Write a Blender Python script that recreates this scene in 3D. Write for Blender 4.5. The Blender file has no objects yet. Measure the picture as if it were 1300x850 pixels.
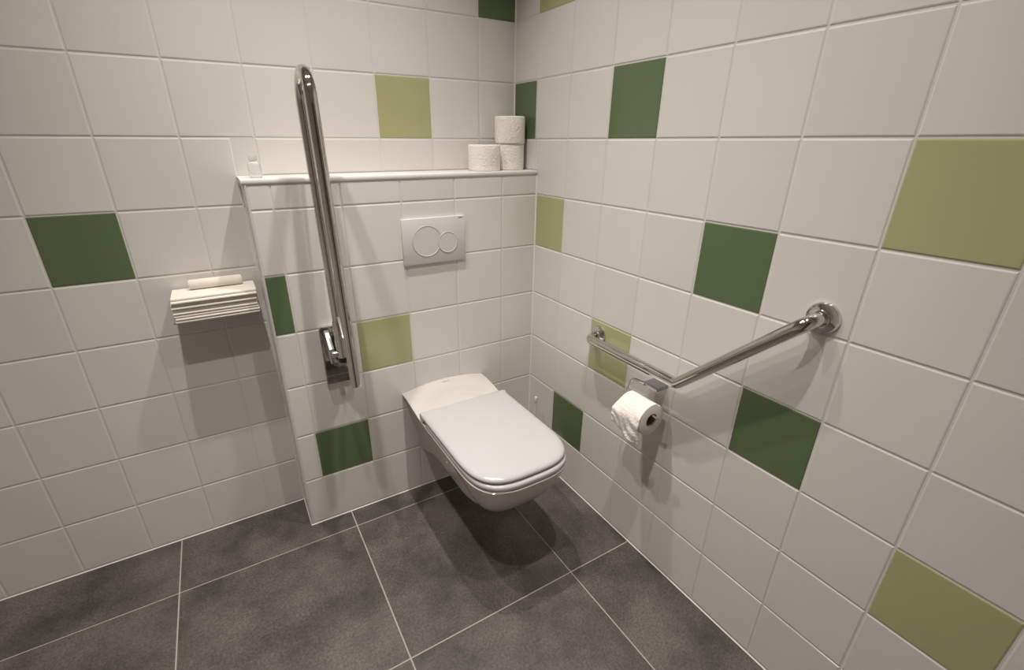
import bpy, bmesh, math, random
from mathutils import Vector, Matrix

random.seed(7)
PI = math.pi
scene = bpy.context.scene
COL = scene.collection

# ------------------------------------------------------------------ camera
cam_data = bpy.data.cameras.new('camera')
cam = bpy.data.objects.new('camera', cam_data)
COL.objects.link(cam)
FPX = 589.967                       # focal length in pixels of the 1300 px wide frame
cam_data.sensor_fit = 'HORIZONTAL'
cam_data.sensor_width = 36.0
cam_data.lens = FPX / 1300.0 * 36.0
cam_data.shift_x = (650.0 - 632.99) / 1300.0
cam_data.shift_y = (433.806 - 425.0) / 1300.0
cam_data.clip_start = 0.02
cam.matrix_world = (Matrix.Translation((-1.1035, -1.5866, 1.3987)) @ Matrix.Rotation(-0.5311, 4, 'Z')
                    @ Matrix.Rotation(1.1644, 4, 'X') @ Matrix.Rotation(0.0034, 4, 'Z'))
scene.camera = cam

# ------------------------------------------------------------------ world, exposure
world = bpy.data.worlds.new('world')
scene.world = world
world.use_nodes = True
world.node_tree.nodes['Background'].inputs[0].default_value = (0.9, 0.87, 0.82, 1)
world.node_tree.nodes['Background'].inputs[1].default_value = 0.02
scene.view_settings.view_transform = 'Standard'
scene.view_settings.look = 'None'
scene.view_settings.gamma = 1.0
scene.view_settings.use_curve_mapping = False
scene.view_settings.exposure = 0.0

LAMP_POWER = 60.0
LAMP_CONE = 104.0
LAMP_COLOR = (1.0, 0.945, 0.885)
LAMP_SPOTS = [(-0.56, -1.07), (-1.16, -1.07), (-0.57, -0.385), (-1.13, -0.385)]

# room measures (metres): X=0 right wall, Y=0 front of the boxed-in panel, Z=0 floor
D = 0.172            # depth of the ledge / niche
XL = -1.027          # left end of the boxed-in panel
XLEFT = -2.25        # left wall
YREAR = -2.25        # wall behind the camera
H = 2.58             # ceiling
ZT = 1.297           # ledge top
Z0, TH, TW = 1.408, 0.2, 0.2

# ------------------------------------------------------------------ helpers: materials
def newmat(name):
    m = bpy.data.materials.new(name)
    m.use_nodes = True
    return m, m.node_tree.nodes, m.node_tree.links, m.node_tree.nodes['Principled BSDF']

def simple(name, col, rough=0.4, metal=0.0, coat=0.0, spec=0.5, bump=None, coat_rough=0.03):
    m, n, l, b = newmat(name)
    b.inputs['Base Color'].default_value = (*col, 1)
    b.inputs['Roughness'].default_value = rough
    b.inputs['Metallic'].default_value = metal
    b.inputs['Specular IOR Level'].default_value = spec
    b.inputs['Coat Weight'].default_value = coat
    b.inputs['Coat Roughness'].default_value = coat_rough
    if bump:
        sc, st, dist = bump
        tc = n.new('ShaderNodeTexCoord')
        no = n.new('ShaderNodeTexNoise'); no.inputs['Scale'].default_value = sc
        no.inputs['Detail'].default_value = 4
        bp = n.new('ShaderNodeBump'); bp.inputs['Strength'].default_value = st
        bp.inputs['Distance'].default_value = dist
        l.new(tc.outputs['Object'], no.inputs['Vector'])
        l.new(no.outputs['Fac'], bp.inputs['Height'])
        l.new(bp.outputs['Normal'], b.inputs['Normal'])
    return m

def glaze(name, col, rough, var=0.03):
    """satin glazed wall tile: slight colour change from tile to tile, gentle surface waviness"""
    m, n, l, b = newmat(name)
    oi = n.new('ShaderNodeObjectInfo')
    mr = n.new('ShaderNodeMapRange')
    mr.inputs['To Min'].default_value = 1 - var; mr.inputs['To Max'].default_value = 1 + var
    hs = n.new('ShaderNodeHueSaturation'); hs.inputs['Color'].default_value = (*col, 1)
    l.new(oi.outputs['Random'], mr.inputs['Value']); l.new(mr.outputs['Result'], hs.inputs['Value'])
    l.new(hs.outputs['Color'], b.inputs['Base Color'])
    b.inputs['Roughness'].default_value = rough
    b.inputs['Specular IOR Level'].default_value = 0.5
    tc = n.new('ShaderNodeTexCoord')
    geo = n.new('ShaderNodeNewGeometry')
    no = n.new('ShaderNodeTexNoise'); no.inputs['Scale'].default_value = 9; no.inputs['Detail'].default_value = 2
    bp = n.new('ShaderNodeBump'); bp.inputs['Strength'].default_value = 0.12; bp.inputs['Distance'].default_value = 0.004
    l.new(geo.outputs['Position'], no.inputs['Vector']); l.new(no.outputs['Fac'], bp.inputs['Height'])
    l.new(bp.outputs['Normal'], b.inputs['Normal'])
    return m

def stone(name):
    m, n, l, b = newmat(name)
    geo = n.new('ShaderNodeNewGeometry')
    oi = n.new('ShaderNodeObjectInfo')
    add = n.new('ShaderNodeVectorMath'); add.operation = 'MULTIPLY_ADD'
    add.inputs[1].default_value = (1, 1, 1)
    comb = n.new('ShaderNodeCombineXYZ')
    mul = n.new('ShaderNodeMath'); mul.operation = 'MULTIPLY'; mul.inputs[1].default_value = 37.0
    l.new(oi.outputs['Random'], mul.inputs[0]); l.new(mul.outputs[0], comb.inputs[0]); l.new(mul.outputs[0], comb.inputs[1])
    l.new(geo.outputs['Position'], add.inputs[0]); l.new(comb.outputs[0], add.inputs[2])
    n1 = n.new('ShaderNodeTexNoise'); n1.inputs['Scale'].default_value = 4.2; n1.inputs['Detail'].default_value = 7; n1.inputs['Roughness'].default_value = 0.62
    n2 = n.new('ShaderNodeTexNoise'); n2.inputs['Scale'].default_value = 130; n2.inputs['Detail'].default_value = 6; n2.inputs['Roughness'].default_value = 0.75
    l.new(add.outputs[0], n1.inputs['Vector']); l.new(add.outputs[0], n2.inputs['Vector'])
    r1 = n.new('ShaderNodeValToRGB')
    r1.color_ramp.elements[0].position = 0.36; r1.color_ramp.elements[0].color = (0.058, 0.053, 0.049, 1)
    r1.color_ramp.elements[1].position = 0.64; r1.color_ramp.elements[1].color = (0.142, 0.129, 0.117, 1)
    l.new(n1.outputs['Fac'], r1.inputs['Fac'])
    r2 = n.new('ShaderNodeValToRGB')
    r2.color_ramp.elements[0].position = 0.36; r2.color_ramp.elements[0].color = (0.60, 0.60, 0.60, 1)
    r2.color_ramp.elements[1].position = 0.68; r2.color_ramp.elements[1].color = (1.50, 1.47, 1.44, 1)
    l.new(n2.outputs['Fac'], r2.inputs['Fac'])
    mx = n.new('ShaderNodeMix'); mx.data_type = 'RGBA'; mx.blend_type = 'MULTIPLY'; mx.inputs['Factor'].default_value = 1.0
    mx.clamp_result = False
    l.new(r1.outputs['Color'], mx.inputs['A']); l.new(r2.outputs['Color'], mx.inputs['B'])
    l.new(mx.outputs['Result'], b.inputs['Base Color'])
    mr = n.new('ShaderNodeMapRange'); mr.inputs['To Min'].default_value = 0.36; mr.inputs['To Max'].default_value = 0.52
    l.new(n2.outputs['Fac'], mr.inputs['Value']); l.new(mr.outputs['Result'], b.inputs['Roughness'])
    bp = n.new('ShaderNodeBump'); bp.inputs['Strength'].default_value = 0.25; bp.inputs['Distance'].default_value = 0.0012
    l.new(n2.outputs['Fac'], bp.inputs['Height']); l.new(bp.outputs['Normal'], b.inputs['Normal'])
    return m

def paper(name, col, scale=170, st=0.5, dist=0.0016):
    m, n, l, b = newmat(name)
    b.inputs['Base Color'].default_value = (*col, 1)
    b.inputs['Roughness'].default_value = 0.95
    b.inputs['Specular IOR Level'].default_value = 0.15
    tc = n.new('ShaderNodeTexCoord')
    vo = n.new('ShaderNodeTexVoronoi'); vo.inputs['Scale'].default_value = scale
    no = n.new('ShaderNodeTexNoise'); no.inputs['Scale'].default_value = scale * 0.28; no.inputs['Detail'].default_value = 3
    ad = n.new('ShaderNodeMath'); ad.operation = 'ADD'
    bp = n.new('ShaderNodeBump'); bp.inputs['Strength'].default_value = st; bp.inputs['Distance'].default_value = dist
    l.new(tc.outputs['Object'], vo.inputs['Vector']); l.new(tc.outputs['Object'], no.inputs['Vector'])
    l.new(vo.outputs['Distance'], ad.inputs[0]); l.new(no.outputs['Fac'], ad.inputs[1])
    l.new(ad.outputs[0], bp.inputs['Height']); l.new(bp.outputs['Normal'], b.inputs['Normal'])
    return m

M = {}
M['tile_white'] = glaze('tile_white', (0.77, 0.735, 0.70), 0.13)
M['tile_dark'] = glaze('tile_dark_green', (0.122, 0.175, 0.080), 0.12)
M['tile_light'] = glaze('tile_light_green', (0.46, 0.455, 0.235), 0.12)
M['grout'] = simple('wall_grout', (0.72, 0.69, 0.65), 0.85, bump=(300, 0.3, 0.0005))
M['floor_grout'] = simple('floor_grout', (0.46, 0.42, 0.37), 0.9, bump=(300, 0.3, 0.0005))
M['stone'] = stone('floor_stone')
M['silicone'] = simple('silicone', (0.86, 0.83, 0.79), 0.6)
M['trim'] = simple('white_trim', (0.70, 0.68, 0.66), 0.5)
M['paint'] = simple('ceiling_paint', (0.78, 0.76, 0.73), 0.9, bump=(120, 0.2, 0.001))
M['ceramic'] = simple('white_ceramic', (0.66, 0.63, 0.595), 0.10, coat=0.3)
M['seat'] = simple('white_seat_plastic', (0.575, 0.558, 0.565), 0.20)
M['hinge'] = simple('grey_hinge_plastic', (0.45, 0.43, 0.41), 0.4)
M['chrome'] = simple('chrome', (0.74, 0.72, 0.70), 0.04, metal=1.0)
M['steel'] = simple('polished_steel', (0.63, 0.605, 0.57), 0.045, metal=1.0)
M['satin'] = simple('satin_grey_plate', (0.68, 0.66, 0.645), 0.5, metal=0.0)
M['satin_metal'] = simple('satin_metal', (0.55, 0.54, 0.53), 0.28, metal=1.0)
M['brushed'] = simple('brushed_metal', (0.52, 0.515, 0.51), 0.35, metal=1.0)
M['floor_reflection_steel'] = simple('steel_with_floor_reflection', (0.34, 0.325, 0.30), 0.12, metal=1.0)  # steel darkened: the dark floor's reflection is put into the colour
M['block_metal'] = simple('grey_block_metal', (0.36, 0.36, 0.375), 0.25, metal=1.0)
M['black'] = simple('black_rubber', (0.012, 0.012, 0.013), 0.5)
M['paper'] = paper('toilet_paper', (0.93, 0.885, 0.82), st=0.9)
M['paper_smooth'] = paper('toilet_paper_smooth', (0.86, 0.82, 0.76), st=0.15)
M['card'] = simple('cardboard', (0.28, 0.22, 0.16), 0.9)
M['towel'] = paper('towel_paper', (0.82, 0.77, 0.68), 500, 0.3, 0.0005)
M['white_plastic'] = simple('white_plastic', (0.80, 0.78, 0.74), 0.3)
M['mark'] = simple('grey_print', (0.17, 0.16, 0.16), 0.6)
M['mark_pale'] = simple('pale_print', (0.42, 0.41, 0.38), 0.4, metal=0.6)
M['door'] = simple('door_laminate', (0.13, 0.115, 0.10), 0.5, bump=(60, 0.15, 0.001))
m, n, l, b = newmat('clear_plastic')
b.inputs['Base Color'].default_value = (0.93, 0.93, 0.92, 1); b.inputs['Roughness'].default_value = 0.12
b.inputs['Transmission Weight'].default_value = 0.75; b.inputs['IOR'].default_value = 1.3
M['clear'] = m
m, n, l, b = newmat('lamp_lens')
b.inputs['Base Color'].default_value = (0.9, 0.9, 0.9, 1)
b.inputs['Emission Color'].default_value = (*LAMP_COLOR, 1); b.inputs['Emission Strength'].default_value = 14
M['lens'] = m

# ------------------------------------------------------------------ helpers: objects
def link(name, me, mat, parent=None, loc=None, smooth=False):
    o = bpy.data.objects.new(name, me)
    COL.objects.link(o)
    if mat is not None and len(me.materials) == 0:
        me.materials.append(M[mat] if isinstance(mat, str) else mat)
    if parent is not None:
        o.parent = parent
    if loc is not None:
        o.location = loc
    if smooth:
        for p in me.polygons:
            p.use_smooth = True
    return o

def pyd(name, v, f, mat, parent=None, smooth=False, loc=None, fix=True):
    me = bpy.data.meshes.new(name)
    me.from_pydata([tuple(x) for x in v], [], f)
    me.validate(); me.update()
    if fix:
        bm = bmesh.new(); bm.from_mesh(me)
        bmesh.ops.remove_doubles(bm, verts=bm.verts, dist=1e-6)
        bmesh.ops.recalc_face_normals(bm, faces=bm.faces)
        bm.to_mesh(me); bm.free()
    return link(name, me, mat, parent, loc, smooth)

def frombm(name, bm, mat, parent=None, smooth=False, loc=None, angle=None):
    me = bpy.data.meshes.new(name)
    bmesh.ops.recalc_face_normals(bm, faces=bm.faces)
    if angle is not None:
        for f in bm.faces: f.smooth = True
        for e in bm.edges:
            if len(e.link_faces) == 2 and e.calc_face_angle(0) > math.radians(angle):
                e.smooth = False
    bm.to_mesh(me); bm.free()
    return link(name, me, mat, parent, loc, smooth)

def bm_box(bm, x0, x1, y0, y1, z0, z1, bev=0.0, seg=2):
    r = bmesh.ops.create_cube(bm, size=1.0)
    vs = r['verts']
    for v in vs:
        v.co = Vector(((x0 + x1) / 2 + v.co.x * (x1 - x0), (y0 + y1) / 2 + v.co.y * (y1 - y0), (z0 + z1) / 2 + v.co.z * (z1 - z0)))
    if bev > 0:
        es = set()
        for v in vs:
            for e in v.link_edges: es.add(e)
        bmesh.ops.bevel(bm, geom=list(es), offset=bev, segments=seg, profile=0.5, affect='EDGES')

def box(name, x0, x1, y0, y1, z0, z1, mat, parent=None, bev=0.0, seg=2, loc=None):
    bm = bmesh.new()
    bm_box(bm, x0, x1, y0, y1, z0, z1, bev, seg)
    return frombm(name, bm, mat, parent, loc=loc, angle=35)

def lathe(name, prof, mat, parent=None, seg=48, axis='Z', loc=None, angle=35):
    """prof: list of (radius, height); closed at the ends when the radius is 0"""
    bm = bmesh.new()
    rings = []
    for r, h in prof:
        ring = []
        for i in range(seg if r > 1e-7 else 1):
            a = 2 * PI * i / seg
            p = (r * math.cos(a), r * math.sin(a), h)
            if axis == 'Y': p = (p[0], p[2], p[1])
            if axis == 'X': p = (p[2], p[0], p[1])
            ring.append(bm.verts.new(p))
        rings.append(ring)
    for A, B in zip(rings, rings[1:]):
        if len(A) == 1 and len(B) == 1: continue
        for i in range(seg):
            j = (i + 1) % seg
            if len(A) == 1: bm.faces.new((A[0], B[i], B[j]))
            elif len(B) == 1: bm.faces.new((A[i], A[j], B[0]))
            else: bm.faces.new((A[i], A[j], B[j], B[i]))
    return frombm(name, bm, mat, parent, loc=loc, angle=angle)

def fillet(pts, radii, n=10):
    """polyline with rounded corners"""
    out = [Vector(pts[0])]
    for i in range(1, len(pts) - 1):
        p, a, c = Vector(pts[i]), Vector(pts[i - 1]), Vector(pts[i + 1])
        u = (a - p).normalized(); w = (c - p).normalized()
        ang = u.angle(w); r = radii[i - 1]
        t = r / math.tan(ang / 2)
        cen = p + (u + w).normalized() * (r / math.sin(ang / 2))
        s = p + u * t - cen; e = p + w * t - cen
        tot = s.angle(e); ax = s.cross(e).normalized()
        for k in range(n + 1):
            out.append(cen + Matrix.Rotation(tot * k / n, 3, ax) @ s)
    out.append(Vector(pts[-1]))
    return out

def bm_tube(bm, path, rad, seg=20, caps=True):
    path = [Vector(p) for p in path]
    rads = rad if isinstance(rad, (list, tuple)) else [rad] * len(path)
    T = []
    for i in range(len(path)):
        a = path[max(i - 1, 0)]; c = path[min(i + 1, len(path) - 1)]
        T.append((c - a).normalized())
    ref = Vector((1, 0, 0)) if abs(T[0].x) < 0.8 else Vector((0, 0, 1))
    nrm = (ref - T[0] * ref.dot(T[0])).normalized()
    rings = []
    for i, p in enumerate(path):
        if i:
            nrm = (nrm - T[i] * nrm.dot(T[i])).normalized()
        bi = T[i].cross(nrm)
        rings.append([bm.verts.new(p + (nrm * math.cos(2 * PI * k / seg) + bi * math.sin(2 * PI * k / seg)) * rads[i]) for k in range(seg)])
    for A, B in zip(rings, rings[1:]):
        for k in range(seg):
            j = (k + 1) % seg
            bm.faces.new((A[k], A[j], B[j], B[k]))
    if caps:
        bm.faces.new(rings[0]); bm.faces.new(rings[-1])

def tube(name, path, rad, mat, parent=None, seg=24, caps=True):
    bm = bmesh.new(); bm_tube(bm, path, rad, seg, caps)
    return frombm(name, bm, mat, parent, angle=40)

def extrude_poly(name, poly, depth, axis, mat, parent=None, bev=0.0):
    """poly in the plane across axis, from depth[0] to depth[1]"""
    bm = bmesh.new()
    def P(a, b_, d):
        return {'X': (d, a, b_), 'Y': (a, d, b_), 'Z': (a, b_, d)}[axis]
    A = [bm.verts.new(P(a, c, depth[0])) for a, c in poly]
    B = [bm.verts.new(P(a, c, depth[1])) for a, c in poly]
    bm.faces.new(A); bm.faces.new(B)
    for i in range(len(A)):
        j = (i + 1) % len(A)
        bm.faces.new((A[i], A[j], B[j], B[i]))
    if bev > 0:
        bmesh.ops.bevel(bm, geom=list(bm.edges), offset=bev, segments=2, profile=0.5, affect='EDGES')
    return frombm(name, bm, mat, parent, angle=35)

def empty(name, loc=(0, 0, 0)):
    o = bpy.data.objects.new(name, None)
    COL.objects.link(o); o.location = loc; o.empty_display_size = 0.05
    return o

def tag(o, label, cat, group=None):
    o['label'] = label; o['category'] = cat
    if group: o['group'] = group
    return o

def struct(o, label, cat):
    o['kind'] = 'structure'
    return tag(o, label, cat)

def text_mesh(name, s, size, mat, parent, mw, width=None):
    """flat lettering laid on a surface; mw places it (text runs along local X, reads from local +Z)"""
    cu = bpy.data.curves.new(name, 'FONT')
    cu.body = s; cu.size = size; cu.align_x = 'CENTER'; cu.align_y = 'CENTER'; cu.extrude = 0.0002
    tmp = bpy.data.objects.new(name + '_tmp', cu)
    COL.objects.link(tmp)
    bpy.context.view_layer.update()
    me = bpy.data.meshes.new_from_object(tmp.evaluated_get(bpy.context.evaluated_depsgraph_get()))
    bpy.data.objects.remove(tmp); bpy.data.curves.remove(cu)
    if width:
        xs = [v.co.x for v in me.vertices]; k = width / (max(xs) - min(xs))
        for v in me.vertices: v.co.x *= k
    me.transform(mw)
    me.materials.clear()
    return link(name, me, mat, parent)

# ------------------------------------------------------------------ tiles
TILE_CACHE = {}
def tile_mesh(w, h, mat, bev, thick, key):
    """plate lying in local XY from (0,0) to (w,h), face towards +Z, cushioned edge"""
    k = (round(w, 4), round(h, 4), mat, key)
    if k in TILE_CACHE: return TILE_CACHE[k]
    v = []; f = []
    for ins, z in ((0.0, -thick), (0.0, -bev), (bev * 0.35, -bev * 0.3), (bev * 1.2, 0.0)):
        v += [(ins, ins, z), (w - ins, ins, z), (w - ins, h - ins, z), (ins, h - ins, z)]
    for r in range(3):
        for i in range(4):
            j = (i + 1) % 4
            f.append((r * 4 + i, r * 4 + j, r * 4 + 4 + j, r * 4 + 4 + i))
    f.append((12, 13, 14, 15))
    me = bpy.data.meshes.new('tile')
    me.from_pydata(v, [], f); me.update()
    me.materials.append(M[mat])
    TILE_CACHE[k] = me
    return me

GAP = 0.0028
def lay_tiles(parent, us, vs, place, colour, skip=None, bev=0.0030, thick=0.0045, gap=GAP, name='tile', key='w', base='tile_white'):
    """us / vs: ascending joint positions; place(u, v) -> matrix with local X along u, Y along v, Z out of the wall"""
    for a in range(len(us) - 1):
        for c in range(len(vs) - 1):
            u0, u1, v0, v1 = us[a] + gap / 2, us[a + 1] - gap / 2, vs[c] + gap / 2, vs[c + 1] - gap / 2
            if u1 - u0 < 0.006 or v1 - v0 < 0.006: continue
            if skip and skip((us[a] + us[a + 1]) / 2, (vs[c] + vs[c + 1]) / 2): continue
            mat = colour((us[a] + us[a + 1]) / 2, (vs[c] + vs[c + 1]) / 2) or base
            o = bpy.data.objects.new(name, tile_mesh(u1 - u0, v1 - v0, mat, bev, thick, key))
            COL.objects.link(o)
            o.parent = parent
            o.matrix_local = place(u0, v0)

def rows(z0, z1):
    out = [z0]
    k = math.floor((z0 - 0.008) / TH + 1e-6) + 1
    while 0.008 + k * TH < z1 - 0.004:
        if 0.008 + k * TH > z0 + 0.012: out.append(0.008 + k * TH)
        k += 1
    out.append(z1)
    return out

def cols(a, b_, origin):
    out = [a]
    k = math.ceil((a - origin) / TW + 0.03)
    while origin + k * TW < b_ - 0.004:
        out.append(origin + k * TW); k += 1
    out.append(b_)
    return out

def R3(ax, ay, az, loc):
    """matrix from three axis vectors and a location"""
    m_ = Matrix((ax, ay, az)).transposed().to_4x4()
    m_.translation = loc
    return m_

def rowof(z): return math.floor((Z0 - z) / TH)       # row 0 hangs below the 1.408 m joint

REC = 0.0016   # the grout lies this far behind the tile faces

# --- floor
floor = box('floor', XLEFT, 0.0, YREAR, D, -0.10, -0.0016, 'floor_grout')
struct(floor, 'dark grey stone look tiled floor with pale joints', 'floor')
FX, FY, FS = -0.873, -0.0925, 0.597
fx = [XLEFT] + [FX + k * FS for k in range(-2, 2) if XLEFT + 0.02 < FX + k * FS < -0.01] + [0.0]
fy = [YREAR] + [FY + k * FS for k in range(-4, 1) if YREAR + 0.02 < FY + k * FS < D] + [D]
lay_tiles(floor, fx, fy, lambda u, v: Matrix.Translation((u, v, 0)), lambda u, v: 'stone', bev=0.0008, thick=0.006, gap=0.0044, key='f')

# --- right wall (X=0): u runs along -Y
wr = box('wall_right', REC, 0.12, YREAR, D + 0.12, 0.0, H, 'grout')
struct(wr, 'white tiled side wall with scattered green tiles and the angled grab bar', 'wall')
Y1 = 0.0205
RIGHT_DARK = {(-1, -1), (2, -1), (4, 1), (5, 3), (1, 5), (7, -2), (8, 2)}
RIGHT_LIGHT = {(0, -3), (0, 1), (2, 3), (6, 0), (7, 4)}
def col_right(u, v):
    c = math.floor((Y1 + u) / TW)
    if u < 0.0 and u > -Y1: c = 0 if v < ZT else -1
    r = rowof(v)
    if (c, r) in RIGHT_DARK: return 'tile_dark'
    if (c, r) in RIGHT_LIGHT: return 'tile_light'
def place_right(u, v): return R3((0, -1, 0), (0, 0, 1), (-1, 0, 0), (0, -u, v))
usr = [Y1 * -1 + k * TW for k in range(0, 12)] + [-YREAR]
lay_tiles(wr, [-D, -Y1, 0.0], [ZT, 1.408], place_right, col_right)              # beside the ledge
lay_tiles(wr, [-D] + usr, rows(1.408, H), place_right, col_right)                 # above the ledge row
lay_tiles(wr, [0.0] + usr[1:], rows(0.004, 1.408), place_right, col_right)        # in front of the boxing

# --- back wall (Y=D)
wb = box('wall_back', XLEFT, 0.0, D + REC, D + 0.12, 0.0, H, 'grout')
struct(wb, 'white tiled wall behind the ledge and in the corner niche', 'wall')
XB = -0.1602
def col_back(u, v):
    c = math.floor((XB - u) / TW) + 1
    r = rowof(v)
    if (c, r) in {(0, -3), (7, 1), (8, -3)}: return 'tile_dark'
    if (c, r) in {(2, -1), (9, -1)}: return 'tile_light'
def place_back(u, v): return R3((1, 0, 0), (0, 0, 1), (0, -1, 0), (u, D, v))
usb = cols(XLEFT, 0.0, XB)
lay_tiles(wb, usb, rows(ZT, H), place_back, col_back, skip=lambda u, v: u < XL and v < 1.408)
lay_tiles(wb, [u for u in usb if u < XL - 0.01] + [XL - 0.0005], rows(0.004, 1.408), place_back, col_back)

# --- boxed-in panel behind the toilet (front Y=0, top ZT)
wp = box('wall_boxing', XL + REC, 0.0, REC, D + 0.001, 0.0, ZT - 0.006, 'grout')
struct(wp, 'low tiled boxing with ledge that carries the toilet and flush plate', 'wall')
XP = -0.158
def col_panel(u, v):
    c = math.floor((XP - u) / TW) + 1
    r = rowof(v)
    if (c, r) in {(4, 5), (5, 2)}: return 'tile_dark'
    if (c, r) in {(3, 3)}: return 'tile_light'
def place_panel(u, v): return R3((1, 0, 0), (0, 0, 1), (0, -1, 0), (u, 0, v))
usp = [XL + 0.005] + [XP - k * TW for k in range(4, -1, -1)] + [0.0]
lay_tiles(wp, usp, rows(0.004, 1.208) + [ZT - 0.016], place_panel, col_panel)
# its narrow left side
def place_side(u, v): return R3((0, -1, 0), (0, 0, 1), (-1, 0, 0), (XL, -u, v))
lay_tiles(wp, [-D, -0.005], rows(0.004, 1.208) + [ZT - 0.016], place_side, lambda u, v: None)
# ledge board with a rounded front lip
lip = [(D, ZT), (0.002, ZT), (-0.001, ZT - 0.0012), (-0.0025, ZT - 0.004), (-0.0025, ZT - 0.012), (-0.001, ZT - 0.0148), (0.002, ZT - 0.016), (D, ZT - 0.016)]
ledge = extrude_poly('trim_1', lip, (XL - 0.006, -0.0005), 'X', 'trim')
struct(ledge, 'white ledge top with rounded front lip', 'ledge')
# white corner profile on the panel's free edge
q = []
for k in range(7):
    a = PI / 2 * k / 6
    q.append((XL + 0.006 - 0.0075 * math.sin(a), 0.006 - 0.0075 * math.cos(a)))
corner = extrude_poly('trim_2', [(XL + 0.007, -0.0012)] + q + [(XL - 0.0012, 0.007), (XL + 0.007, 0.007)], (0.0, ZT - 0.016), 'Z', 'trim')
struct(corner, 'white edge profile on the free corner of the boxing', 'trim')

# --- left wall, wall behind the camera, ceiling, added dark door
wl = box('wall_left', XLEFT - 0.12, XLEFT - REC, YREAR, D + 0.12, 0.0, H, 'grout')
struct(wl, 'plain white tiled wall opposite the grab bar wall', 'wall')
def place_left(u, v): return R3((0, 1, 0), (0, 0, 1), (1, 0, 0), (XLEFT, u, v))
lay_tiles(wl, cols(YREAR, D, 0.02), rows(0.004, H), place_left, lambda u, v: None)
wf = box('wall_front', XLEFT - 0.12, 0.12, YREAR - 0.12, YREAR, 0.0, H, 'paint')
struct(wf, 'painted wall with an added door behind the viewer', 'wall')
door = box('added_door', -1.55, -0.62, YREAR - 0.004, YREAR + 0.02, 0.004, 2.06, 'door')  # unseen, added so the chrome tubes have something dark to reflect
struct(door, 'unseen dark door behind the viewer, added for its reflection in the chrome', 'door')
frame = bmesh.new()
for a in ((-1.62, -1.55, 0.0, 2.13), (-0.62, -0.55, 0.0, 2.13), (-1.55, -0.62, 2.06, 2.13)):
    bm_box(frame, a[0], a[1], YREAR - 0.004, YREAR + 0.03, a[2], a[3], 0.003)
frombm('door_frame', frame, 'trim', door, angle=35)
tube('door_handle', fillet([(-1.48, YREAR + 0.02, 1.05), (-1.48, YREAR + 0.07, 1.05), (-1.36, YREAR + 0.07, 1.05)], [0.015]), 0.009, 'satin_metal', door)
ceil = box('ceiling', XLEFT - 0.12, 0.12, YREAR - 0.12, D + 0.12, H, H + 0.1, 'paint')
struct(ceil, 'plain white ceiling with four recessed downlights', 'ceiling')

# --- silicone joints in the corners
def joint(name, p0, p1, s, label, w=0.0045):
    """thin bead from p0 to p1; s = signs of the two sides it leans on"""
    (x0, y0, z0), (x1, y1, z1) = p0, p1
    if z0 != z1:   tri, ax, rng = [(x0, y0), (x0 + s[0] * w, y0), (x0, y0 + s[1] * w)], 'Z', (z0, z1)
    elif y0 != y1: tri, ax, rng = [(x0, z0), (x0 + s[0] * w, z0), (x0, z0 + s[1] * w)], 'Y', (y0, y1)
    else:          tri, ax, rng = [(y0, z0), (y0 + s[0] * w, z0), (y0, z0 + s[1] * w)], 'X', (x0, x1)
    if ax == 'Y': tri = [(a, c) for a, c in tri]
    o = extrude_poly(name, tri, rng, ax, 'silicone')
    struct(o, label, 'joint')
joint('trim_3', (0, 0, 0), (0, 0, ZT - 0.016), (-1, -1), 'white sealant joint between boxing and grab bar wall')
joint('trim_4', (0, D, ZT), (0, D, H), (-1, -1), 'white sealant joint in the corner above the ledge')
joint('trim_5', (0, YREAR, 0), (0, 0, 0), (-1, 1), 'pale sealant joint along the foot of the grab bar wall', 0.003)
joint('trim_6', (XL, 0, 0), (0, 0, 0), (-1, 1), 'pale sealant joint along the foot of the boxing', 0.003)
joint('trim_7', (XL, 0, 0), (XL, D, 0), (-1, 1), 'pale sealant joint at the narrow side of the boxing', 0.003)
joint('trim_8', (XLEFT, D, 0), (XL, D, 0), (-1, 1), 'pale sealant joint along the foot of the niche wall', 0.003)
joint('trim_9', (XL, D, 0), (XL, D, ZT - 0.016), (-1, -1), 'pale sealant joint in the inner corner of the niche')

# ------------------------------------------------------------------ ceiling downlights
LAMP_LABELS = ['recessed downlight in the ceiling between grab bar wall and door', 'recessed downlight in the ceiling between door and plain tiled wall',
               'recessed downlight in the ceiling over the toilet and flush plate', 'recessed downlight in the ceiling over the upright folding rail']
for (x, y), lamp_label in zip(LAMP_SPOTS, LAMP_LABELS):
    root = empty('ceiling_downlight', (x, y, H))
    tag(root, lamp_label, 'ceiling light', 'downlights in the ceiling')
    lathe('ring', [(0.031, -0.001), (0.033, -0.005), (0.040, -0.004), (0.043, 0.0)], 'satin_metal', root)
    lathe('lens', [(0.0, -0.0015), (0.031, -0.0015), (0.031, 0.0)], 'lens', root)
    ld = bpy.data.lights.new('lamp_light', 'SPOT')
    ld.shadow_soft_size = 0.022; ld.spot_size = math.radians(LAMP_CONE); ld.spot_blend = 1.0
    ld.energy = LAMP_POWER; ld.color = LAMP_COLOR
    lo = bpy.data.objects.new('lamp_light', ld); COL.objects.link(lo)
    lo.parent = root; lo.location = (0, 0, -0.008)

# ------------------------------------------------------------------ toilet
WX = -0.436                     # centre line
HW, FR = 0.180, 0.678           # half width, front of the rim
toilet = empty('toilet', (WX, 0.0, 0.0))
tag(toilet, 'white wall hung ceramic toilet with closed lid over the grey floor', 'toilet')

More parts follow.
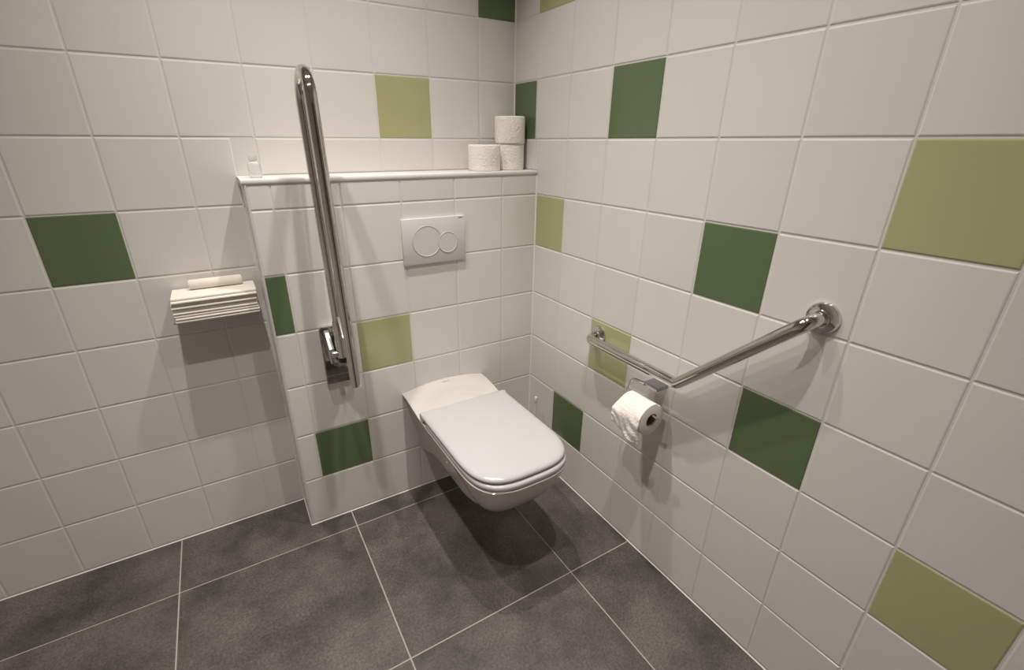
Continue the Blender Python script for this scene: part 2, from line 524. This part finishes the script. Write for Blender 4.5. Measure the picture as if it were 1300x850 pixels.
def plan(hw, fr, back, n=40, rc=0.20, ex=3.3):
    """half outline from the back to the front centre: list of (x, y) with y towards the room (positive)"""
    pts = []
    m_ = 14
    for i in range(m_):
        pts.append((hw, back + (fr - rc - back) * i / m_))
    for i in range(n + 1):
        w = i / n
        a = PI / 2 * w ** 1.7 / (w ** 1.7 + (1 - w) ** 1.7)
        pts.append((hw * max(0.0, math.cos(a)) ** (2 / ex), fr - rc + rc * math.sin(a) ** (2 / ex)))
    return pts
def full(pts):
    return [(x, y) for x, y in pts] + [(-x, y) for x, y in reversed(pts[:-1])]

def loft(name, levels, mat, parent, cap0=True, cap1=True, angle=40):
    bm = bmesh.new(); rings = []
    for lev in levels: rings.append([bm.verts.new(p) for p in lev])
    n_ = len(rings[0])
    for A, B in zip(rings, rings[1:]):
        for i in range(n_):
            j = (i + 1) % n_
            bm.faces.new((A[i], A[j], B[j], B[i]))
    if cap0: bm.faces.new(rings[0])
    if cap1: bm.faces.new(rings[-1])
    return frombm(name, bm, mat, parent, angle=angle)

def sstep(a, b_, x):
    t = min(1, max(0, (x - a) / (b_ - a))); return t * t * (3 - 2 * t)

def rim_z(y):                    # upper edge of the side, higher at the deck by the wall
    return 0.450 + 0.027 * (1 - sstep(0.02, 0.26, y))
def arch(x, y):                  # the deck bulges up in the middle at the wall
    return 0.023 * (1 - (x / HW) ** 2) * (1 - sstep(0.0, 0.15, y))
def keel_z(y):                   # lower edge of the bowl
    return 0.425 - 0.146 * sstep(0.24, 0.63, y)

# bowl: rim band and rounded underside
out = full(plan(HW, FR, 0.0))
levels = []
for t in [0.0, 0.02, 0.10, 0.22, 0.35, 0.48, 0.60, 0.71, 0.80, 0.88, 0.94, 0.98, 1.0]:
    ring = []
    ins = 0.50 * (0.50 * t ** 1.2 + 0.50 * (1 - math.sqrt(max(0.0, 1 - t ** 2.6)))) + (0.004 / 0.18 if t == 0 else 0)
    for x, y in out:
        cy = min(y, 0.42)
        rin = 1 - 0.007 * sstep(0.16, 0.24, y)
        px, py = x * (1 - ins) * rin, cy + (y - cy) * (1 - ins) * rin
        zr = rim_z(y)
        ring.append((px, -py, zr - (zr - keel_z(y)) * t))
    levels.append(ring)
loft('bowl', levels, 'ceramic', toilet, cap0=False)

# trapway below the bowl, flaring to a foot on the wall
lv = []
for z, b_, f_, wb_ in [(0.44, 0.100, 0.50, 0.168), (0.38, 0.100, 0.50, 0.157), (0.33, 0.100, 0.50, 0.146), (0.28, 0.099, 0.495, 0.135),
                       (0.24, 0.096, 0.485, 0.126), (0.210, 0.092, 0.480, 0.119), (0.191, 0.084, 0.465, 0.112), (0.180, 0.068, 0.445, 0.102), (0.176, 0.042, 0.41, 0.086)]:
    ring = []
    for x, y in full(plan(1.0, f_, 0.0, n=16, rc=0.16, ex=2.2)):
        w = b_ + (wb_ - b_) * math.exp(-(y / 0.055) ** 1.5)
        ring.append((x * w, -y, z))
    lv.append(ring)
loft('trapway', lv, 'ceramic', toilet)

# top of the ceramic: deck by the wall and rim under the seat
bm = bmesh.new()
NX, NY = 44, 60
half = plan(HW, FR, 0.0)
def halfwidth(y):
    rc, ex = 0.20, 3.3
    if y <= FR - rc: return HW
    s = min(1.0, (y - (FR - rc)) / rc)
    return HW * max(0.0, 1 - s ** ex) ** (1 / ex)
grid = []
for j in range(NY + 1):
    y = 0.001 + (FR - 0.009) * (1 - (1 - j / NY) ** 1.6)
    row = []
    w = max(0.004, halfwidth(y) * (1 - 0.007 * sstep(0.16, 0.24, y)) - 0.004)
    for i in range(NX + 1):
        u = -1 + 2 * i / NX
        x = u * w
        z = rim_z(y) + arch(x, y)
        # hollow in front of the arched rear part
        dish = math.exp(-((y - (0.085 + 0.10 * (x / HW) ** 2)) / 0.022) ** 2) * (1 - abs(x / HW) ** 4)
        z -= 0.012 * dish
        row.append(bm.verts.new((x, -y, z)))
    grid.append(row)
for j in range(NY):
    for i in range(NX):
        bm.faces.new((grid[j][i], grid[j][i + 1], grid[j + 1][i + 1], grid[j + 1][i]))
# little upright rear face below the arch
low = [bm.verts.new((v.co.x, 0.0, 0.44)) for v in grid[0]]
for i in range(NX):
    bm.faces.new((grid[0][i], grid[0][i + 1], low[i + 1], low[i]))
frombm('deck', bm, 'ceramic', toilet, angle=50)

# seat ring
SB = 0.205
def slab(name, hw, fr, back, prof, mat, parent, rc=0.20, ex=3.3, rback=0.0, dome=0.0):
    """prof: list of (inset, z) from bottom edge to top edge; dome lifts the middle of the top"""
    lv_ = []
    for ins, z in prof:
        o_ = full(plan(hw - ins, fr - ins, back + ins, rc=rc, ex=ex))
        lv_.append([(x, -y, z) for x, y in o_])
    bm_ = bmesh.new(); rings = [[bm_.verts.new(p) for p in r] for r in lv_]
    n_ = len(rings[0])
    for A, B in zip(rings, rings[1:]):
        for i in range(n_):
            k = (i + 1) % n_
            bm_.faces.new((A[i], A[k], B[k], B[i]))
    bm_.faces.new(rings[0])
    last = rings[-1]; zc = prof[-1][1]
    cx, cy = 0.0, -(back + fr) / 2
    for s in (0.8, 0.55, 0.3, 0.08):
        ring = [bm_.verts.new((v.co.x * s, cy + (v.co.y - cy) * s, zc + dome * (1 - s * s))) for v in last] if s != 1 else last
        if s == 0.8: base = last
        for i in range(n_):
            k = (i + 1) % n_
            bm_.faces.new((base[i], base[k], ring[k], ring[i]))
        base = ring
    bm_.faces.new(base)
    return frombm(name, bm_, mat, parent, angle=50)

slab('seat', HW - 0.0025, FR - 0.003, SB + 0.03, [(0.006, 0.4515), (0.0015, 0.453), (0.0, 0.457), (0.0, 0.464), (0.002, 0.4685), (0.007, 0.4705)], 'seat', toilet)
lid = slab('lid', HW - 0.001, FR - 0.012, SB - 0.022, [(0.010, 0.4735), (0.004, 0.4740), (0.0012, 0.4765), (0.0, 0.4805), (0.0012, 0.4850), (0.005, 0.4890), (0.011, 0.4915), (0.020, 0.4928)], 'seat', toilet, dome=0.0025)
# rounded rear roll of the lid that covers the hinges
bmr = bmesh.new()
bm_tube(bmr, [(-HW + 0.0015, -(SB - 0.006), 0.4745), (-HW + 0.006, -(SB - 0.006), 0.4745), (HW - 0.006, -(SB - 0.006), 0.4745), (HW - 0.0015, -(SB - 0.006), 0.4745)], [0.0145, 0.0175, 0.0175, 0.0145], 24)
frombm('hinge_roll', bmr, 'seat', lid, angle=50)
for s in (-1, 1):
    lathe('hinge_pin', [(0.0, -0.012), (0.0085, -0.012), (0.0085, 0.012), (0.0, 0.012)], 'hinge', toilet, seg=20, axis='X', loc=(s * (HW - 0.020), -(SB + 0.022), 0.4605))
text_mesh('maker_mark', 'DURAVIT', 0.006, 'mark', toilet,
          Matrix.Translation((-0.002, -0.026, 0.4982)) @ Matrix.Rotation(math.radians(9), 4, 'X') @ Matrix.Translation((0, 0, 0.0008)), width=0.030)
# side fixing cap on the ceramic
lathe('fixing_cap', [(0.0, -0.002), (0.004, -0.002), (0.005, 0.0)], 'hinge', toilet, seg=16, axis='X', loc=(-HW + 0.0015, -0.42, 0.425))

# ------------------------------------------------------------------ flush plate
PX, PZ = -0.446, 1.070
plate = empty('flush_plate', (PX, 0.0, PZ))
tag(plate, 'satin light grey flush plate with two round buttons above the toilet', 'flush plate')
box('plate', -0.122, 0.122, -0.0110, 0.0, -0.081, 0.081, 'satin', plate, bev=0.002, seg=2)
def button(name, x, z, r, proud):
    lathe(name, [(r, 0.0), (r, -proud + 0.0008), (r - 0.0009, -proud), (r - 0.0022, -proud), (r - 0.0030, -proud + 0.0009), (0.0, -proud + 0.0009)], 'satin', plate, seg=64, axis='Y', loc=(x, -0.0110, z))
    bm = bmesh.new()
    bm_tube(bm, [(x + (r + 0.0006) * math.cos(2 * PI * k / 64), -0.0113, z + (r + 0.0006) * math.sin(2 * PI * k / 64)) for k in range(65)], 0.0007, 6, caps=False)
    frombm('button_seam', bm, 'hinge', plate, smooth=True)
button('large_button', -0.031, 0.000, 0.0555, 0.0016)
button('small_button', 0.050, -0.010, 0.0385, 0.0026)
text_mesh('maker_mark', 'GEBERIT', 0.0055, 'mark', plate, Matrix.Translation((0.104, -0.0112, 0.0745)) @ Matrix.Rotation(PI / 2, 4, 'X'), width=0.020)

# ------------------------------------------------------------------ folding support rail on the panel
RX = -0.840
rail = empty('folding_support_rail', (RX, 0.0, 0.6))
tag(rail, 'polished steel folding support rail raised upright beside the toilet', 'support rail')
RO = Vector((RX, 0, 0.6))
def rl(x, y, z): return Vector((x, y, z)) - RO
lean = 0.105
def back_y(z): return -0.050 - (1.45 - z) * lean
TR = 0.0160
sep = 0.138
top = 1.568
path = [rl(RX, back_y(0.742), 0.742)]
path += [rl(RX, back_y(z), z) for z in (0.9, 1.1, 1.3)]
cz = top - sep / 2
cyb = back_y(cz)
for k in range(17):
    a = PI * k / 16
    path.append(rl(RX, cyb - sep / 2 + sep / 2 * math.cos(a), cz + sep / 2 * math.sin(a)))
path += [rl(RX, back_y(z) - sep, z) for z in (1.3, 1.1, 0.9)]
path.append(rl(RX, back_y(0.704) - sep, 0.704))
tube('loop_tube', path, TR, 'steel', rail, seg=32)
# tube end plugs
ya, yb = back_y(0.742), back_y(0.704) - sep
lathe('end_plug', [(0.0, -0.014), (0.0165, -0.014), (0.0170, 0.002), (0.0, 0.002)], 'black', rail, seg=24, loc=rl(RX, ya, 0.742))
lathe('end_plug', [(0.0, -0.0015), (0.0150, -0.0015), (0.0150, 0.001), (0.0, 0.001)], 'satin_metal', rail, seg=24, loc=rl(RX, yb, 0.704))
# web between the two tubes near the hinge, rounded at the top
yw0, yw1 = back_y(0.82) - 0.012, back_y(0.82) - sep + 0.012
web = []
for k in range(13):
    a = PI / 2 * k / 12
    web.append((yw1 + 0.055 * (1 - math.sin(a)) * 1.0, 0.80 + 0.0 + 0.075 * (1 - math.cos(a))))
poly = [(yw0 - 0.0, 0.755), (yw1 + 0.0, 0.735), (yw1, 0.790)]
poly = [(yw0, 0.748), (yw1 - 0.002, 0.742), (yw1 + 0.004, 0.792), (yw1 + 0.014, 0.806), (yw1 + 0.040, 0.820), (yw1 + 0.070, 0.842), (yw0 + 0.004, 0.885)]
extrude_poly('web_plate', [(y, z - 0.6) for y, z in poly], (-0.004, 0.004), 'X', 'steel', rail)
# sleeve on the rear tube
tube('sleeve', [rl(RX, back_y(z), z) for z in (0.744, 0.80, 0.862, 0.868)], [0.0190, 0.0190, 0.0190, 0.0165], 'steel', rail, seg=28)
# wall plate with rounded top
pl = []
w2 = 0.049
for k in range(9):
    a = PI / 2 * k / 8
    pl.append((w2 - 0.012 + 0.012 * math.cos(a), 0.817 - 0.012 + 0.012 * math.sin(a)))
for k in range(9):
    a = PI / 2 + PI / 2 * k / 8
    pl.append((-w2 + 0.012 + 0.012 * math.cos(a), 0.817 - 0.012 + 0.012 * math.sin(a)))
pl += [(-w2, 0.598), (w2, 0.598)]
wallplate = extrude_poly('wall_plate', [(x, z - 0.6) for x, z in pl], (0.0, -0.016), 'Y', 'chrome', rail, bev=0.003)
box('cover_plate', -0.046, 0.046, -0.0185, -0.012, 0.6006 - 0.6, 0.690 - 0.6, 'floor_reflection_steel', rail, bev=0.0015)  # its dark tone stands in for the mirrored floor
box('cover_seam', -0.046, 0.046, -0.0189, -0.018, 0.0318, 0.0330, 'mark_pale', rail)
# hinge housing: two tapering cheeks with a pin through the rear tube
for s in (-1, 1):
    x0 = s * 0.0185; x1 = s * 0.034
    extrude_poly('hinge_cheek', [(-0.012, 0.207), (-0.030, 0.200), (-0.084, 0.160), (-0.096, 0.114), (-0.080, 0.104), (-0.012, 0.106)],
                 (min(x0, x1), max(x0, x1)), 'X', 'brushed', rail, bev=0.0015)
tube('hinge_pin', [(-0.034, back_y(0.76), 0.157), (0.034, back_y(0.76), 0.157)], 0.010, 'chrome', rail)
box('hinge_block', -0.018, 0.018, -0.050, -0.010, 0.104, 0.196, 'black', rail, bev=0.003)
for k in range(6):
    box('maker_mark', -0.016 + k * 0.0072, -0.0115 + k * 0.0072, -0.0188, -0.0184, 0.068, 0.0735, 'mark_pale', rail)

# ------------------------------------------------------------------ angled grab bar on the right wall
GY, GZ, GX = -0.427, 0.757, -0.056
bar = empty('angled_grab_bar', (0.0, GY, GZ))
tag(bar, 'polished steel grab bar bent at an angle on the side wall', 'grab bar')
A_ = math.radians(44)
L_ = 0.394
bend = Vector((GX, -L_, 0.0))
endp = bend + Vector((0, -math.cos(A_), math.sin(A_))) * 0.415
pth = fillet([(-0.006, 0, 0), (GX, 0, 0), bend, endp, (-0.006, endp.y, endp.z)], [0.036, 0.030, 0.036], n=12)
tube('bar_tube', pth, 0.0165, 'steel', bar, seg=32)
for (yy, zz) in ((0, 0), (endp.y, endp.z)):
    lathe('flange', [(0.0, 0.0), (0.036, 0.0), (0.036, -0.004), (0.033, -0.0085), (0.022, -0.0105), (0.0185, -0.013), (0.0175, -0.018), (0.0, -0.018)], 'chrome', bar, seg=40, axis='X', loc=(0, yy, zz))

# ------------------------------------------------------------------ toilet paper holder with roll
hold = empty('toilet_paper_holder', (0.0, -0.72, 0.70))
tag(hold, 'chrome toilet paper holder with square block under the grab bar', 'paper holder')
def hl(x, y, z): return (x, y + 0.72, z - 0.70)
box('wall_block', -0.050, 0.0, -0.033, 0.022, -0.008, 0.006, 'block_metal', hold, bev=0.0015)
RYC, RXC, RZC = -0.722, -0.078, 0.612        # roll centre
rodz = RZC + 0.0165
rod = fillet([hl(-0.046, -0.700, 0.701), hl(-0.056, -0.655, 0.701), hl(RXC, -0.655, rodz), hl(RXC, -0.790, rodz), hl(RXC, -0.803, rodz + 0.006)], [0.016, 0.016, 0.004], n=8)
tube('rod', rod, 0.0044, 'chrome', hold, seg=14)

def paper_roll(parent, r, h, core=0.021, axis='Z', loc=(0, 0, 0), smooth_mat='paper'):
    """paper body with rounded rims and open cardboard core, centred on loc"""
    prof = [(core, -h / 2), (r - 0.003, -h / 2), (r - 0.0006, -h / 2 + 0.002), (r, -h / 2 + 0.005), (r, h / 2 - 0.005), (r - 0.0006, h / 2 - 0.002), (r - 0.003, h / 2), (core, h / 2), (core, -h / 2)]
    lathe('paper', prof, smooth_mat, parent, seg=64, axis=axis, loc=loc, angle=60)
    c = core
    lathe('cardboard_core', [(c, -h / 2 - 0.0004), (c, h / 2 + 0.0004), (c - 0.0012, h / 2 + 0.0004), (c - 0.0012, -h / 2 - 0.0004), (c, -h / 2 - 0.0004)], 'card', parent, seg=40, axis=axis, loc=loc, angle=60)

roll = empty('toilet_paper_roll', (RXC, RYC, RZC))
tag(roll, 'started toilet paper roll with crumpled loose end hanging on the chrome holder', 'toilet paper')
paper_roll(roll, 0.0525, 0.102, core=0.0225, axis='Y', smooth_mat='paper_smooth')
# loose crumpled end of the paper on the room side
bm = bmesh.new()
NA, NB = 40, 26
random.seed(3)
g = []
for i in range(NA + 1):
    t = i / NA
    rowv = []
    for j in range(NB + 1):
        s = j / NB                              # 0 at the corner side, 1 at the viewer side
        yy = 0.0505 - 0.101 * s
        ang = math.radians(70 + 112 * min(t / 0.62, 1.0))
        r_ = 0.0532
        if t <= 0.62:
            x = r_ * math.cos(ang); z = r_ * math.sin(ang)
        else:
            q_ = (t - 0.62) / 0.38
            a1 = math.radians(182)
            drop = q_ * (0.036 + 0.040 * sstep(0.0, 0.8, s)) 
            x = r_ * math.cos(a1) + 0.006 * q_; z = r_ * math.sin(a1) - drop
        wr_ = sstep(0.30, 0.6, t)
        if t > 0.62 and s > 0.8: x += 0.006 * (s - 0.8) / 0.2 * (t - 0.62) / 0.38
        fold = abs(math.sin(6.0 * s + 5.0 * t + 1.3 * math.sin(4 * t + 2 * s))) ** 0.7
        bul = wr_ * (0.0085 * (1 - 0.75 * s) + 0.0042 * fold * (1 - 0.4 * s) + 0.0016 * math.sin(19 * s - 23 * t + 2 * math.sin(7 * s + 5 * t)))
        x -= max(0.0003, bul)
        yy += 0.006 * wr_ * (1 - s) - 0.002 * wr_ * s
        rowv.append(bm.verts.new((x, yy, z)))
    g.append(rowv)
for i in range(NA):
    for j in range(NB):
        bm.faces.new((g[i][j], g[i][j + 1], g[i + 1][j + 1], g[i + 1][j]))
me_tail = frombm('loose_end', bm, 'paper', roll, smooth=True)
sol = me_tail.modifiers.new('thick', 'SOLIDIFY'); sol.thickness = 0.0006; sol.offset = 1

# ------------------------------------------------------------------ spare rolls on the ledge
def spare(x, y, z, r, h, label, rot=0.0):
    root = empty('toilet_paper_roll', (x, y, z))
    root.rotation_euler.z = rot
    tag(root, label, 'toilet paper', 'spare toilet paper rolls on the ledge')
    paper_roll(root, r, h, loc=(0, 0, h / 2))
    return root
spare(-0.1905, 0.080, ZT, 0.0605, 0.092, 'single spare toilet paper roll standing next to the stacked pair', 0.4)
spare(-0.0675, 0.098, ZT, 0.0565, 0.094, 'lower toilet paper roll of the stacked pair in the ledge corner', 1.1)
r3 = spare(-0.0680, 0.096, ZT + 0.0945, 0.0585, 0.096, 'upper toilet paper roll of the stacked pair in the ledge corner', 2.0)
# ------------------------------------------------------------------ little clear bottle on the ledge
bt = empty('clear_bottle', (-0.985, 0.060, ZT))
tag(bt, 'tiny clear plastic bottle standing on the white ledge end', 'bottle')
lathe('bottle_body', [(0.0, 0.0), (0.016, 0.0), (0.0175, 0.002), (0.0175, 0.036), (0.015, 0.042), (0.009, 0.046), (0.009, 0.050), (0.0, 0.050)], 'clear', bt, seg=32)
lathe('cap', [(0.0, 0.0485), (0.0115, 0.0485), (0.012, 0.050), (0.012, 0.060), (0.011, 0.0615), (0.0, 0.0615)], 'clear', bt, seg=32)

# ------------------------------------------------------------------ paper towels in the niche
TX0, TX1 = -1.285, -1.046
tray = empty('towel_tray', ((TX0 + TX1) / 2, D, 0.885))
tag(tray, 'grey metal tray on the niche wall holding folded paper towels', 'tray')
hwid = (TX1 - TX0) / 2
box('tray_floor', -hwid - 0.004, hwid + 0.002, -0.112, 0.0, -0.004, 0.0, 'satin_metal', tray, bev=0.001)
random.seed(11)
NT = 9
ztow = 0.8852
for k in range(NT):
    t = 0.0082
    z = ztow + k * (t + 0.0006)
    dx = random.uniform(-0.004, 0.0); dy = random.uniform(-0.006, 0.004)
    bm = bmesh.new()
    x0, x1 = TX0 + 0.006 + dx, TX1 - 0.002 + dx
    y0, y1 = 0.046 + dy, 0.158 + dy * 0.3
    secs = 10
    prof = []
    for q_ in range(secs + 1):                       # rounded fold at the front
        a = PI / 2 + PI * q_ / secs
        prof.append((y0 + t / 2 + t / 2 * math.cos(a), z + t / 2 + t / 2 * math.sin(a)))
    prof += [(y1, z), (y1, z + t * 0.30), (y0 + t * 0.8, z + t * 0.36), (y0 + t * 0.8, z + t * 0.58), (y1, z + t * 0.66), (y1, z + t)]
    A = [bm.verts.new((x0, y, zz)) for y, zz in prof]
    B = [bm.verts.new((x1, y, zz)) for y, zz in prof]
    for i in range(len(A)):
        j = (i + 1) % len(A)
        bm.faces.new((A[i], A[j], B[j], B[i]))
    bm.faces.new(A); bm.faces.new(B)
    o = frombm('paper_towel', bm, 'towel', angle=40)
    tag(o, 'topmost folded paper towel of the stack in the niche' if k == NT - 1 else ('lowest folded paper towel of the stack, lying on the niche tray' if k == 0 else 'folded off white paper towel inside the stack in the niche'), 'paper towel', 'folded paper towels stacked in the tray')
ztop_t = ztow + NT * (0.0082 + 0.0006)
o = lathe('rolled_towel', [(0.0, -0.075), (0.013, -0.075), (0.0155, -0.071), (0.0155, 0.071), (0.013, 0.075), (0.0, 0.075)], 'towel', seg=28, axis='X', loc=(-1.155, 0.135, ztop_t + 0.0155))
tag(o, 'rolled white paper lying on top of the towel stack', 'paper towel')

# ------------------------------------------------------------------ toilet brush in the corner behind the toilet
br = empty('toilet_brush', (-0.056, -0.130, 0.0))
tag(br, 'toilet brush with white tipped handle standing in the corner behind the toilet', 'toilet brush')
lathe('holder', [(0.0, 0.0), (0.045, 0.0), (0.047, 0.003), (0.045, 0.12), (0.043, 0.125), (0.040, 0.125), (0.040, 0.10), (0.0, 0.10)], 'white_plastic', br, seg=36)
lathe('brush_head', [(0.0, 0.10), (0.034, 0.102), (0.037, 0.115), (0.034, 0.128), (0.010, 0.140), (0.0, 0.140)], 'white_plastic', br, seg=30)
lathe('handle', [(0.0055, 0.135), (0.0050, 0.20), (0.0048, 0.345), (0.0, 0.345)], 'white_plastic', br, seg=18)
lathe('handle_tip', [(0.0052, 0.338), (0.0068, 0.342), (0.0070, 0.360), (0.0055, 0.366), (0.0, 0.368)], 'white_plastic', br, seg=18)
